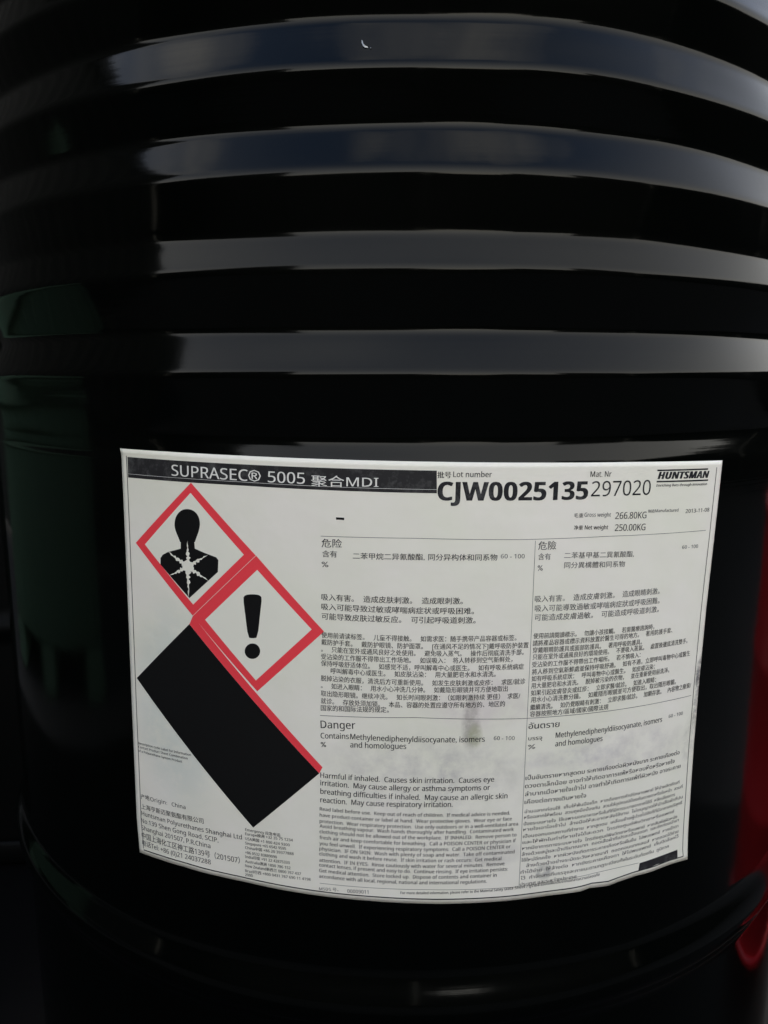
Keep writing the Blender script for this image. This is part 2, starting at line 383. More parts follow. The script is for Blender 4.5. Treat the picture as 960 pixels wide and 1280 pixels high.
    ('hazard_statement', 'เป็นอันตรายหากสูดดม ระคายเคืองต่อผิวหนังมาก ระคายเคืองต่อ', 50.06, -43.33, 137.15, -42.99, 2.16, 0.8, 'k'),
    ('hazard_statement', 'ดวงตาเล็กน้อย อาจทำให้เกิดอาการแพ้หรือหอบหืดหรือหายใจ', 49.97, -47.48, 134.11, -46.98, 2.17, 0.8, 'k'),
    ('hazard_statement', 'ลำบากเมื่อหายใจเข้าไป อาจทำให้เกิดการแพ้ที่ผิวหนัง อาจระคาย', 50.2, -51.55, 138.7, -50.66, 2.18, 0.8, 'k'),
    ('hazard_statement', 'เคืองต่อทางเดินหายใจ', 50.21, -55.5, 81.79, -55.71, 2.15, 0.8, 'k'),
    ('precaution_text', 'อ่านฉลากก่อนใช้  เก็บให้พ้นมือเด็ก  หากต้องการคำปรึกษาแพทย์ ให้นำผลิตภัณฑ์', 50.47, -60.26, 138.99, -59.17, 1.65, 0.8, 'k'),
    ('precaution_text', 'หรือฉลากให้พร้อม  สวมถุงมือป้องกัน  สวมใส่อุปกรณ์ป้องกันดวงตาหรือใบหน้า  สวมที่', 50.43, -63.21, 141.46, -62.21, 1.65, 0.8, 'k'),
    ('precaution_text', 'ป้องระบบหายใจ  ใช้เฉพาะนอกอาคารหรือในที่ที่มีการระบายอากาศได้ดี  หลีกเลี่ยงการ', 50.41, -66.54, 136.43, -65.37, 1.66, 0.8, 'k'),
    ('precaution_text', 'หายใจเอาไอเข้าไป  ล้างมือให้สะอาดหลังใช้งาน  ไม่อนุญาตให้นำเสื้อผ้าที่ปน', 50.37, -69.47, 142.14, -68.1, 1.66, 0.8, 'k'),
    ('precaution_text', 'เปื้อนออกนอกสถานที่ทำงาน  หากสูดดม  เคลื่อนย้ายผู้ป่วยไปยังที่ที่มีอากาศบริสุทธิ์', 50.36, -72.98, 142.22, -71.21, 1.67, 0.8, 'k'),
    ('precaution_text', 'และให้พักในท่าที่หายใจได้สะดวก  โทรถึงศูนย์พิษวิทยาหรือแพทย์', 50.33, -76.09, 136.91, -74.72, 1.67, 0.8, 'k'),
    ('precaution_text', 'หากมีอาการทางระบบหายใจ  โทรถึงศูนย์พิษวิทยาหรือแพทย์  หากสัมผัสผิวหนัง', 50.3, -79.21, 139.35, -78.31, 1.68, 0.8, 'k'),
    ('precaution_text', 'ล้างด้วยสบู่และน้ำปริมาณมาก  ถอดเสื้อผ้าที่เปรอะเปื้อนออก  และซักก่อนนำมา', 50.27, -82.34, 140.75, -80.5, 1.68, 0.8, 'k'),
    ('precaution_text', 'ใช้ใหม่อีกครั้ง  หากผิวหนังเกิดการระคายเคืองหรือผื่นขึ้น  ไปพบแพทย์  หากเข้าตา', 50.24, -85.43, 140.78, -83.8, 1.69, 0.8, 'k'),
    ('precaution_text', 'ล้างด้วยน้ำอย่างระมัดระวังหลายนาที  ถอดคอนแทคเลนส์  หากถอดได้ง่าย', 52.8, -88.46, 141.14, -86.94, 1.7, 0.8, 'k'),
    ('precaution_text', 'ทำได้ง่าย  ให้ล้างต่อ  หากยังระคายเคืองตา  ให้ไปพบแพทย์  เก็บปิดล็อคไว้', 50.17, -91.69, 141.46, -89.72, 1.7, 0.8, 'k'),
    ('precaution_text', 'ไว้  กำจัดสารที่บรรจุและภาชนะตามกฎระเบียบทั้งในระดับท้องถิ่น  ภูมิภาค', 50.34, -94.84, 134.94, -93.44, 1.7, 0.8, 'k'),
    ('precaution_text', 'ประเทศ และระหว่างประเทศ', 50.11, -98.12, 79.15, -97.39, 1.68, 0.8, 'k'),
    ('maker_address', '产地', -145.12, -74.21, -139.35, -73.49, 2.71, 0.4, 'k'),
    ('maker_address', 'Origin:', -138.77, -73.72, -127.86, -72.69, 2.23, 0, 'g'),
    ('maker_address', 'China', -124.95, -72.69, -116.53, -72.16, 2.19, 0.2, 'k'),
    ('maker_address', '上海亨斯迈聚氨酯有限公司', -145.24, -79.66, -106.14, -77.29, 2.92, 0.5, 'k'),
    ('maker_address', 'Huntsman Polyurethanes Shanghai Ltd', -145.17, -83.51, -85.1, -81.16, 2.46, 0.6, 'k'),
    ('maker_address', 'No.139 Shen Gong Road, SCIP,', -145.67, -87.73, -97.91, -85.53, 2.49, 0.5, 'k'),
    ('maker_address', 'Shanghai 201507, P.R.China', -145.6, -91.79, -102.52, -89.8, 2.51, 0.5, 'k'),
    ('maker_address', '中国上海化工区神工路139号（201507）', -145.68, -96.37, -86.36, -94.05, 2.85, 0.5, 'k'),
    ('maker_address', '电话Tel: +86 (0)21 24037288', -145.61, -100.36, -102.41, -98.53, 2.53, 0.5, 'k'),
    ('small_notice', 'Description code Label for Information', -145.3, -44.34, -112.5, -42.96, 1.29, 0.8, 'k'),
    ('small_notice', 'Contact Product Sheet Combination', -145.4, -46.37, -114.43, -45.23, 1.3, 0.8, 'k'),
    ('small_notice', 'of a Polyurethane System Product', -145.52, -48.49, -117.72, -47.66, 1.3, 0.8, 'k'),
    ('emergency_numbers', 'Emergency 应急电话:', -83.29, -76.16, -65.0, -76.03, 1.43, 0.6, 'k'),
    ('emergency_numbers', 'Europe欧洲 +32 35 75 1234', -83.32, -78.41, -59.01, -77.61, 1.43, 0.6, 'k'),
    ('emergency_numbers', 'USA美国 +1 800 424 9300', -83.35, -80.97, -60.6, -80.37, 1.44, 0.6, 'k'),
    ('emergency_numbers', 'Singapore +65 6542 9595', -83.38, -83.37, -62.41, -82.55, 1.44, 0.6, 'k'),
    ('emergency_numbers', 'China中国 +86 20 39377888', -83.42, -85.77, -58.61, -84.7, 1.44, 0.6, 'k'),
    ('emergency_numbers', '+86 0532 83889090', -83.45, -88.35, -67.07, -87.77, 1.45, 0.6, 'k'),
    ('emergency_numbers', 'India印度 +91 22 42875333', -83.48, -90.63, -60.62, -89.66, 1.45, 0.6, 'k'),
    ('emergency_numbers', 'Australia澳洲 1800 786 152', -83.51, -93.09, -60.22, -92.4, 1.46, 0.6, 'k'),
    ('emergency_numbers', 'New Zealand新西兰 0800 767 437', -83.54, -95.47, -55.03, -94.73, 1.46, 0.6, 'k'),
    ('emergency_numbers', 'Brazil巴西 +800 0431 767 690 11 4198', -83.58, -98.21, -50.28, -97.0, 1.46, 0.6, 'k'),
    ('emergency_numbers', '2000', -83.61, -100.38, -79.6, -100.13, 1.48, 0.6, 'k'),
]
SHAPES = {
    'header_bar': [(-144.41, 100.96), (-83.51, 101.26), (-36.29, 101.38), (3.58, 101.45), (3.9, 91.65), (-36.17, 91.64), (-83.65, 91.8), (-144.55, 91.18)],
    'header_line': [(-144.35, 92.95), (-83.63, 93.42), (-36.19, 93.21), (3.85, 93.25)],
    'dash': [(-39.56, 79.89), (-35.93, 79.87), (-35.92, 78.8), (-39.55, 78.86)],
    'd1': [(-108.35, 91.48), (-76.3, 60.42), (-109.22, 28.52), (-141.42, 60.02)],
    'd1i': [(-108.7, 86.79), (-82.13, 60.42), (-108.84, 34.06), (-135.71, 59.92)],
    'd2': [(-76.18, 60.43), (-44.51, 27.69), (-76.26, -4.01), (-109.22, 28.41)],
    'd2i': [(-75.71, 53.93), (-50.14, 28.25), (-76.89, 1.24), (-102.55, 27.5)],
    'redstrip': [(-109.22, 28.52), (-44.8, -37.98), (-46.29, -41.15), (-111.26, 24.21)],
    'blackrect': [(-111.26, 24.21), (-46.29, -41.15), (-79.06, -73.69), (-144.53, -8.89)],
    'body': [(-114.74, 62.98), (-114.83, 60.2), (-122.28, 57.73), (-125.23, 56.14), (-126.57, 54.41), (-126.71, 51.25), (-110.78, 36.96), (-95.29, 51.15), (-94.94, 56.78), (-96.03, 58.0), (-101.98, 59.46), (-107.12, 60.99), (-107.27, 63.73)],
    'head': [(-110.66, 79.32), (-107.42, 78.88), (-104.94, 76.88), (-103.9, 73.45), (-104.57, 69.76), (-106.29, 65.86), (-107.29, 63.22), (-114.76, 62.47), (-115.76, 64.93), (-117.45, 68.35), (-118.07, 71.36), (-117.09, 75.22), (-114.23, 78.31)],
    'burst': [(-114.5, 51.76), (-114.55, 53.18), (-115.63, 53.06), (-115.84, 54.19), (-116.83, 54.15), (-117.59, 54.13), (-117.95, 55.11), (-118.41, 55.54), (-119.34, 56.1), (-120.39, 56.43), (-121.08, 57.54), (-122.26, 58.04), (-120.86, 57.75), (-119.83, 57.06), (-119.12, 56.38), (-117.83, 56.5), (-117.56, 55.56), (-116.48, 55.75), (-115.72, 55.43), (-115.34, 54.76), (-114.09, 55.02), (-113.72, 54.2), (-112.3, 54.42), (-113.2, 54.28), (-111.45, 55.34), (-112.03, 56.15), (-111.22, 56.98), (-112.05, 57.63), (-112.03, 58.37), (-111.53, 59.17), (-111.49, 59.91), (-111.14, 60.93), (-111.4, 61.89), (-111.3, 63.13), (-110.88, 64.4), (-111.03, 63.15), (-110.7, 61.96), (-110.81, 60.96), (-110.37, 60.03), (-110.84, 59.24), (-109.97, 58.59), (-110.16, 57.83), (-110.54, 57.05), (-109.45, 56.42), (-110.4, 55.46), (-110.03, 54.63), (-109.58, 54.42), (-108.44, 54.34), (-108.02, 54.96), (-106.96, 55.24), (-106.55, 55.71), (-105.81, 56.31), (-104.94, 56.38), (-104.22, 56.72), (-103.2, 57.02), (-102.52, 57.94), (-101.17, 58.22), (-100.06, 58.83), (-101.05, 58.03), (-102.22, 57.36), (-103.03, 56.79), (-103.76, 55.96), (-104.7, 55.99), (-104.92, 54.73), (-105.68, 54.53), (-106.69, 54.73), (-106.78, 53.35), (-107.9, 53.53), (-108.27, 52.12), (-107.88, 52.1), (-107.99, 50.8), (-106.87, 50.83), (-106.42, 50.11), (-105.65, 50.26), (-104.82, 49.91), (-104.63, 48.94), (-103.81, 48.63), (-103.04, 48.16), (-102.0, 47.9), (-101.09, 47.09), (-100.13, 46.33), (-101.24, 46.9), (-102.43, 47.37), (-103.29, 47.87), (-104.55, 47.8), (-105.01, 48.39), (-106.21, 48.11), (-106.4, 48.79), (-106.84, 49.63), (-108.29, 49.0), (-108.65, 49.8), (-109.87, 49.88), (-109.3, 49.35), (-110.94, 48.07), (-109.76, 47.18), (-111.0, 46.12), (-110.23, 45.34), (-109.97, 44.49), (-110.91, 43.45), (-110.83, 42.56), (-110.76, 41.38), (-110.79, 40.17), (-111.12, 38.62), (-111.01, 37.14), (-111.39, 38.58), (-111.61, 40.05), (-111.09, 41.33), (-111.77, 42.42), (-111.45, 43.36), (-111.94, 44.19), (-111.78, 45.1), (-111.69, 46.01), (-112.3, 46.8), (-112.03, 47.9), (-112.55, 48.85), (-112.56, 49.93), (-113.74, 49.97), (-114.39, 49.31), (-115.3, 49.43), (-115.61, 48.58), (-116.19, 48.29), (-117.23, 48.58), (-117.68, 47.8), (-118.74, 47.77), (-119.48, 47.23), (-120.79, 46.93), (-121.84, 46.28), (-120.92, 47.1), (-119.78, 47.74), (-118.87, 48.05), (-118.12, 48.67), (-117.54, 49.02), (-117.22, 49.63), (-116.42, 49.92), (-115.59, 49.94), (-115.42, 51.23), (-114.25, 50.86), (-114.07, 52.29)],
    'exclaim': [(-82.76, 40.15), (-81.89, 41.46), (-79.74, 42.18), (-76.55, 42.48), (-74.45, 42.17), (-73.52, 41.03), (-74.3, 34.84), (-75.8, 22.12), (-78.16, 21.45), (-80.52, 21.6), (-81.79, 32.03)],
    'dot': [(-74.58, 15.7), (-74.78, 14.52), (-75.33, 13.41), (-76.19, 12.48), (-77.27, 11.82), (-78.48, 11.49), (-79.68, 11.53), (-80.76, 11.93), (-81.62, 12.67), (-82.16, 13.65), (-82.34, 14.8), (-82.14, 15.99), (-81.57, 17.11), (-80.7, 18.04), (-79.61, 18.71), (-78.41, 19.03), (-77.21, 18.98), (-76.14, 18.57), (-75.3, 17.84), (-74.76, 16.85)],
    'box': [(115.94, -97.08), (128.29, -96.79), (141.42, -96.46), (141.82, -101.55), (127.62, -100.72), (115.14, -101.39)],
}
RULES = [([(-46.26, 71.2), (-4.49, 71.73), (41.53, 71.31), (84.04, 71.62), (142.01, 70.96)], 0.22), ([(48.57, 70.7), (48.91, 38.09), (49.35, -25.3), (49.74, -98.72)], 0.2), ([(-46.09, -12.53), (-2.16, -11.16), (47.9, -12.69), (91.2, -12.94), (141.97, -12.78)], 0.25), ([(-45.76, -97.66), (4.06, -97.68), (49.73, -98.46), (88.35, -96.61), (115.31, -96.8)], 0.2)]
LOGO_RULES = [([(108.16, 100.98), (139.79, 100.62)], 0.75), ([(108.21, 95.83), (140.47, 95.3)], 0.75)]
EDGES = {
    'top': [(-148.29, 104.7), (-118.29, 104.9), (-83.46, 105.05), (-50.36, 105.09), (-22.54, 105.15), (3.11, 105.23), (46.97, 105.24), (93.87, 105.12), (149.65, 104.35)],
    'bottom': [(-147.76, -105.55), (-142.11, -105.24), (-132.9, -104.5), (-118.65, -103.74), (-105.3, -104.0), (-86.5, -103.73), (-69.61, -104.08), (-45.52, -104.44), (-18.52, -104.68), (11.9, -105.27), (42.91, -105.43), (71.51, -104.93), (80.96, -104.56), (85.75, -103.7), (96.76, -105.24), (105.17, -104.24), (113.41, -103.32), (125.26, -103.67), (136.13, -103.3), (149.07, -103.95)],
    'left': [(-148.29, 104.7), (-148.29, 74.06), (-148.4, 42.45), (-148.56, 9.81), (-148.85, -23.92), (-148.86, -58.72), (-148.95, -85.6), (-147.76, -105.55)],
    'right': [(149.65, 104.35), (148.82, 71.74), (147.46, 31.79), (147.1, -5.42), (147.32, -41.77), (148.29, -75.02), (149.07, -103.95)],
}
FH = 1.12
# ------------------------------------------------------------------ the setting
def ground_mat():
    m = node_mat('dark_wet_asphalt', (0.03, 0.03, 0.03), 0.75)
    bs = m.node_tree.nodes['Principled BSDF']
    co = N(m, 'ShaderNodeTexCoord')
    n1 = N(m, 'ShaderNodeTexNoise', Scale=1.6, Detail=8.0, Roughness=0.65)
    v1 = N(m, 'ShaderNodeTexVoronoi', Scale=140.0)
    L(m, co.outputs['Object'], n1.inputs['Vector']); L(m, co.outputs['Object'], v1.inputs['Vector'])
    mi = N(m, 'ShaderNodeMix', data_type='RGBA'); mi.inputs['A'].default_value = (.010, .010, .011, 1); mi.inputs['B'].default_value = (.022, .0215, .020, 1)
    L(m, n1.outputs['Fac'], mi.inputs['Factor']); L(m, mi.outputs['Result'], bs.inputs['Base Color'])
    bu = N(m, 'ShaderNodeBump', Strength=0.6, Distance=0.004)
    L(m, v1.outputs['Distance'], bu.inputs['Height']); L(m, bu.outputs['Normal'], bs.inputs['Normal'])
    return m
bm = bmesh.new()
bmesh.ops.create_grid(bm, x_segments=8, y_segments=8, size=120)
g_ = structure(from_bm('ground', bm, ground_mat()))
g_.location.z = -0.010
# black mat added under the drums so the floor beside them stays dark
def mat_mat():
    m = node_mat('dark_mat_black', (0.0015, 0.0015, 0.0016), 0.5, 0.1)
    bs = m.node_tree.nodes['Principled BSDF']
    co = N(m, 'ShaderNodeTexCoord'); n1 = N(m, 'ShaderNodeTexNoise', Scale=30.0, Detail=6.0)
    L(m, co.outputs['Object'], n1.inputs['Vector'])
    bu = N(m, 'ShaderNodeBump', Strength=0.4, Distance=0.002); L(m, n1.outputs['Fac'], bu.inputs['Height']); L(m, bu.outputs['Normal'], bs.inputs['Normal'])
    return m
mt = from_bm('added_dark_mat', box_bm(-1.0, 0.85, -0.75, 0.95, -0.0085, -0.0008, 0.002), mat_mat())
mt['label'] = 'thin black mat added under the drum to darken the floor at the lower left'; mt['category'] = 'mat'

def wall_mat():
    m = node_mat('dark_weathered_boards', (0.02, 0.019, 0.018), 0.8, 0.3)
    bs = m.node_tree.nodes['Principled BSDF']
    co = N(m, 'ShaderNodeTexCoord')
    mpn = N(m, 'ShaderNodeMapping'); mpn.inputs['Scale'].default_value = (3, 3, .4)
    n1 = N(m, 'ShaderNodeTexNoise', Scale=6.0, Detail=8.0, Roughness=0.7)
    L(m, co.outputs['Object'], mpn.inputs['Vector']); L(m, mpn.outputs['Vector'], n1.inputs['Vector'])
    mi = N(m, 'ShaderNodeMix', data_type='RGBA'); mi.inputs['A'].default_value = (.010, .011, .010, 1); mi.inputs['B'].default_value = (.03, .028, .025, 1)
    L(m, n1.outputs['Fac'], mi.inputs['Factor']); L(m, mi.outputs['Result'], bs.inputs['Base Color'])
    return m
WALL = wall_mat()

# ------------------------------------------------------------------ steel drums
# corrugations above the label: (z of the lower edge, z of the upper edge, drop of the inward slope)
CZ = 0.5904
BANDS = [(-0.0390, -0.0280, 0.0030), (0.0000, 0.0185, 0.0061), (0.0425, 0.0575, 0.0033), (0.0810, 0.0990, 0.0056),
         (0.1195, 0.1385, 0.0058), (0.1600, 0.1780, 0.0054)]
def drum_profile(step=0.0012, top=0.882):
    """radius against height: a wall with a rolling hoop low down and a stack of beads near the top"""
    knots = [(0.0, 0.0)]
    slopes = []       # (z0, z1, dr/dz)
    r_now = 0.0
    b = [(CZ + a, CZ + c, d) for a, c, d in BANDS]
    slopes.append((b[0][0], b[0][1], -b[0][2] / (b[0][1] - b[0][0])))
    level = -b[0][2]
    for i in range(1, len(b)):
        z0, z1 = b[i - 1][1], b[i][0]
        crest = 0.0012
        slopes.append((z0, z1, (crest - level) / (z1 - z0)))
        slopes.append((b[i][0], b[i][1], -b[i][2] / (b[i][1] - b[i][0])))
        level = crest - b[i][2]
    zl = b[-1][1]
    slopes.append((zl, zl + 0.018, -level / 0.018))
    def slope(z):
        s = 0.0
        for a, c, m in slopes:
            if a <= z < c: s = m
        return s
    w = 0.0016        # rounding of the creases
    n = int((top - 0.03) / step)
    zs = [0.03 + step * i for i in range(n + 1)]
    prof = []
    r = 0.0
    hoop = 0.2925
    for z in zs:
        acc = 0.0
        for k in range(-4, 5): acc += slope(z + k * w / 2) * math.exp(-(k / 2) ** 2 / 1.2)
        tot = sum(math.exp(-(k / 2) ** 2 / 1.2) for k in range(-4, 5))
        r += acc / tot * step
        rr = RB + r
        t = (z - HOOP_Z) / HOOP_W
        if abs(t) < 1: rr += HOOP_H * (0.5 + 0.5 * math.cos(math.pi * t))
        prof.append((rr, z))
    return prof
HOOP_Z, HOOP_W, HOOP_H = 0.2865, 0.021, 0.0066

def bead_var(a, z):
    """every bead is pressed a little deeper or shallower as it runs round"""
    d = (a + math.pi) % (2 * math.pi) - math.pi
    for i, (z0, z1, drop) in enumerate(BANDS):
        z0 += CZ; z1 += CZ
        zn = BANDS[i + 1][0] + CZ if i + 1 < len(BANDS) else z1 + 0.02
        if z0 <= z < zn:
            t = (z - z0) / (z1 - z0) if z < z1 else 1 - (z - z1) / (zn - z1)
            t = t * t * (3 - 2 * t)
            k = 0.07 * math.sin(3 * d + 1.7 * i) + 0.05 * math.sin(8 * d + 2.9 * i) + 0.035 * math.sin(19 * d + 4.1 * i)
            if i == 2: k += 0.12
            if i == 0: k += 0.8 * min(1, max(0, (-math.degrees(d) - 13) / 12)) + 0.5 * min(1, max(0, (math.degrees(d) - 34) / 6))
            return k * drop * t
    return 0.0
def hand_dents(a, z):
    """the slight waviness of thin rolled steel"""
    w = 0.00020 * math.sin(3 * a + 7 * z + .6) + 0.00012 * math.sin(7 * a - 11 * z)
    k = min(1.0, max(0.0, (z - CZ + 0.034) / 0.02))      # the beads are rolled unevenly round the drum
    w += k * 0.00030 * math.sin(5 * a + 30 * z + 1.0) * math.sin(11 * a + 55 * z)
    if z > CZ - 0.039: w += bead_var(a, z)
    return w

def knock(a, z):
    """the shoulder of the drum has been knocked down a little at the right: the beads run downhill there"""
    d = math.degrees((a + math.pi) % (2 * math.pi) - math.pi)
    if not 8 < d < 96 or z < 0.60: return 0.0
    top = 1.0 if z < 0.78 else max(0.0, 1 - (z - 0.78) / 0.08)
    return -0.0112 * min(1.3, (z - 0.60) / 0.12) * math.sin(math.pi * (d - 8) / 88) ** 2 * top

def make_drum(name, label, paint, rim, loc, group=None, rz=0.0, seg=256, prof=None, dents=hand_dents, sag=None):
    t = thing(name, label, 'drum', loc, rz, group)
    p = prof or drum_profile()
    bot = [(0.0, 0.022), (RB - 0.012, 0.022), (RB - 0.004, 0.024)]
    body = from_bm('body', lathe(bot + p, seg, dents, sag), paint, t, True)
    # chimes: rolled seams that stand out at both ends
    def ring(z0, z1, name):
        pr = []
        for k in range(9):
            th = math.pi * k / 8 - math.pi / 2
            pr.append((RB + 0.001 + 0.0045 * math.cos(th), (z0 + z1) / 2 + (z1 - z0) / 2 * math.sin(th)))
        pr.append((RB - 0.008, z1)); pr.append((RB - 0.008, z0)); pr.append(pr[0])
        return from_bm(name, lathe(pr, 128), rim, t, True)
    ring(0.0, 0.03, 'bottom_chime'); ring(0.866, 0.892, 'top_chime')
    lid = from_bm('lid', lathe([(RB - 0.009, 0.884), (RB - 0.012, 0.874), (RB - 0.03, 0.872), (0.2, 0.873), (0.0, 0.874)], 128), paint, t, True)
    for bx, by, br in ((0.0, -0.20, 0.035), (0.06, 0.205, 0.018)):
        bung = from_bm('bung', lathe([(br, 0.872), (br, 0.884), (br - 0.004, 0.887), (br * .5, 0.887), (br * .45, 0.882), (0, 0.882)], 32), MAT['steel'], t, True)
        bung.location = (bx, by, 0)
    return t

drum = make_drum('steel_drum', 'glossy black steel drum with stacked ribs and a big white hazard label', MAT['black'], MAT['black_rim'], (0, 0, 0), seg=384, sag=knock)

# a chip knocked through the paint of the top rib
def chip(a_deg, z, pts, name='paint_chip'):
    bm = bmesh.new()
    prof = drum_profile()
    def rad(zz):
        return min(prof, key=lambda q: abs(q[1] - zz))[0]
    vs_ = []
    for dx, dz in pts:
        dx *= .75; dz *= .75
        a = R(a_deg) + dx / RB
        rr = rad(z + dz) + hand_dents(a, z + dz) + 0.0004
        vs_.append(bm.verts.new((rr * math.sin(a), -rr * math.cos(a), z + dz + knock(a, z + dz))))
    bm.faces.new(vs_)
    bmesh.ops.triangulate(bm, faces=bm.faces)
    return from_bm(name, bm, MAT['chip'], drum)
chip(-3.1, CZ + 0.1270, [(-.0013, .0026), (-.0007, .0019), (-.0004, .0006), (.0006, -.0006), (.0019, -.0011), (.0022, -.0018), (.0004, -.0015), (-.0004, -.0008), (-.0012, .0009)])
chip(-2.7, CZ + 0.1255, [(.0004, .0003), (.0012, .0005), (.0009, -.0002)])
chip(41.5, CZ + 0.0085, [(-.0008, .0010), (.0006, .0014), (.0010, .0001), (-.0002, -.0009)])
chip(42.6, CZ + 0.0125, [(-.0004, .0004), (.0008, .0006), (.0005, -.0005)])

# ------------------------------------------------------------------ the label
PH0, TILT, LZ = 0.0312443, -0.0198087, 0.5904 - 0.1424139
CT, ST = math.cos(TILT), math.sin(TILT)
def lift(u, v):
    """how far the paper stands off the steel, mm: the bottom right edge has come loose in waves"""
    h = 0.0
    if v < -80:
        k = min(1.0, (-80 - v) / 25.0) ** 2
        h += k * (1.5 * math.exp(-((u - 84) / 13) ** 2) + 1.1 * math.exp(-((u - 118) / 15) ** 2) + 0.9 * math.exp(-((u + 120) / 18) ** 2))
        h += k * 0.9 * max(0, (u - 128) / 20)
    return h
def pos(u, v, off=0.0):
    a = (u * CT - v * ST) / 1000.0; z = (u * ST + v * CT) / 1000.0
    ph = PH0 + a / RB
    rr = RB + hand_dents(ph, z + LZ) + 0.00025 + (lift(u, v) + off) / 1000.0
    return (rr * math.sin(ph), -rr * math.cos(ph), z + LZ)

def lerp_path(path, t, axis):
    pts = sorted(path, key=lambda q: q[axis])
    for a, b_ in zip(pts, pts[1:]):
        if t <= b_[axis]:
            k = (t - a[axis]) / (b_[axis] - a[axis]) if b_[axis] > a[axis] else 0
            k = max(0.0, k)
            return a[1 - axis] + (b_[1 - axis] - a[1 - axis]) * k
    return pts[-1][1 - axis]
def edge_uv(s, t):
    """s, t in 0..1 across the sheet"""
    u = -148.5 + 297 * s; v = -105 + 210 * t
    ub = lerp_path(EDGES['bottom'], u, 0); ut = lerp_path(EDGES['top'], u, 0)
    lf = lerp_path(EDGES['left'], v, 1); rt = lerp_path(EDGES['right'], v, 1)
    return lf + (rt - lf) * s, ub + (ut - ub) * t

bm = bmesh.new()
NU, NV = 180, 90
uvl = bm.loops.layers.uv.new('UVMap')
grid = []; cu = {}
for j in range(NV + 1):
    row = []
    for i in range(NU + 1):
        u, v = edge_uv(i / NU, j / NV)
        w = bm.verts.new(pos(u, v)); cu[w] = (u / 300, v / 300); row.append(w)
    grid.append(row)
for j in range(NV):
    for i in range(NU):
        bm.faces.new((grid[j][i], grid[j][i + 1], grid[j + 1][i + 1], grid[j + 1][i]))
# paper thickness: a skirt back towards the steel
def skirt(vs_):
    low = []
    for w in vs_:
        u, v = cu[w]; q = bm.verts.new(pos(u * 300, v * 300, -0.2)); cu[q] = (u, v); low.append(q)
    for a, b_, c, d in zip(vs_, vs_[1:], low[1:], low): bm.faces.new((a, d, c, b_))
skirt(grid[0]); skirt(grid[-1]); skirt([r_[0] for r_ in grid]); skirt([r_[-1] for r_ in grid])
for f in bm.faces:
    for lp in f.loops: lp[uvl].uv = cu[lp.vert]
bmesh.ops.recalc_face_normals(bm, faces=bm.faces)
label = from_bm('label', bm, MAT['paper'], drum, True)
label['label'] = 'white paper hazard label with red diamond pictograms'

def wrap(bm, off, every=3.0):
    """cut a flat bmesh (mm) into strips and roll it onto the drum"""
    if bm.verts:
        x0 = min(v.co.x for v in bm.verts); x1 = max(v.co.x for v in bm.verts)
        if x1 - x0 > every * 1.5:
            x = math.ceil(x0 / every) * every
            while x < x1:
                bmesh.ops.bisect_plane(bm, geom=bm.verts[:] + bm.edges[:] + bm.faces[:], plane_co=(x, 0, 0), plane_no=(1, 0, 0))
                x += every
        y0 = min(v.co.y for v in bm.verts)
        if y0 < -80:
            y = -104.0
            while y < -78:
                bmesh.ops.bisect_plane(bm, geom=bm.verts[:] + bm.edges[:] + bm.faces[:], plane_co=(0, y, 0), plane_no=(0, 1, 0))
                y += 4.0
    bmesh.ops.triangulate(bm, faces=[f for f in bm.faces if len(f.verts) > 4])
    for v in bm.verts: v.co = pos(v.co.x, v.co.y, off)
    for f in bm.faces:
        c = f.calc_center_median(); f.normal_update()
        if f.normal.x * c.x + f.normal.y * c.y < 0: f.normal_flip()
    return bm

def add_poly(bm, pts):
    f = bm.faces.new([bm.verts.new((x, y, 0)) for x, y in pts])
    bmesh.ops.triangulate(bm, faces=[f])
def add_stroke(bm, pts, w):
    """a printed rule of width w along a path"""
    L_, R_ = [], []
    for i, p in enumerate(pts):
        a = pts[max(0, i - 1)]; c = pts[min(len(pts) - 1, i + 1)]
        d = math.hypot(c[0] - a[0], c[1] - a[1]); nx, ny = -(c[1] - a[1]) / d, (c[0] - a[0]) / d
        L_.append(bm.verts.new((p[0] + nx * w / 2, p[1] + ny * w / 2, 0))); R_.append(bm.verts.new((p[0] - nx * w / 2, p[1] - ny * w / 2, 0)))
    for i in range(len(pts) - 1): bm.faces.new((R_[i], R_[i + 1], L_[i + 1], L_[i]))

def soften(p, n=2):
    for _ in range(n):
        p = [q for a, b_ in zip(p, p[1:] + p[:1]) for q in ((.75 * a[0] + .25 * b_[0], .75 * a[1] + .25 * b_[1]), (.25 * a[0] + .75 * b_[0], .25 * a[1] + .75 * b_[1]))]
    return p
def decal(name, polys, mat, off, strokes=(), label_text=None):
    bm = bmesh.new()
    for p in polys: add_poly(bm, p)
    for p, w in strokes: add_stroke(bm, p, w)
    o = from_bm(name, wrap(bm, off), MAT[mat], label)
    if label_text: o['label'] = label_text
    return o

# frame line just inside the edge of the sheet
def inset_path(d):
    pts = []
    m = d / 297.0; n_ = d / 210.0
    k = 60
    for i in range(k + 1): pts.append(edge_uv(m + (1 - 2 * m) * i / k, n_ * .75))
    for i in range(1, k + 1): pts.append(edge_uv(1 - m * 1.15, n_ + (1 - 2 * n_) * i / k))
    rt = pts[-1]
    lf = [edge_uv(m, n_ + (1 - 2 * n_) * (1 - i / k)) for i in range(k + 1)]
    return pts, lf
pr, pl = inset_path(3.2)
decal('border_line', [], 'k', 0.05, [(pr[:61], .6), (pr[60:], .42), (pl, .42)])
decal('header_bar', [SHAPES['header_bar']], 'bar', 0.06)
decal('header_rule', [], 'w', 0.10, [(SHAPES['header_line'], .13)])
decal('divider_rule', [], 'g', 0.05, RULES)
decal('dash_mark', [SHAPES['dash']], 'solid', 0.05)
decal('solid_block', [SHAPES['box']], 'bar', 0.05)
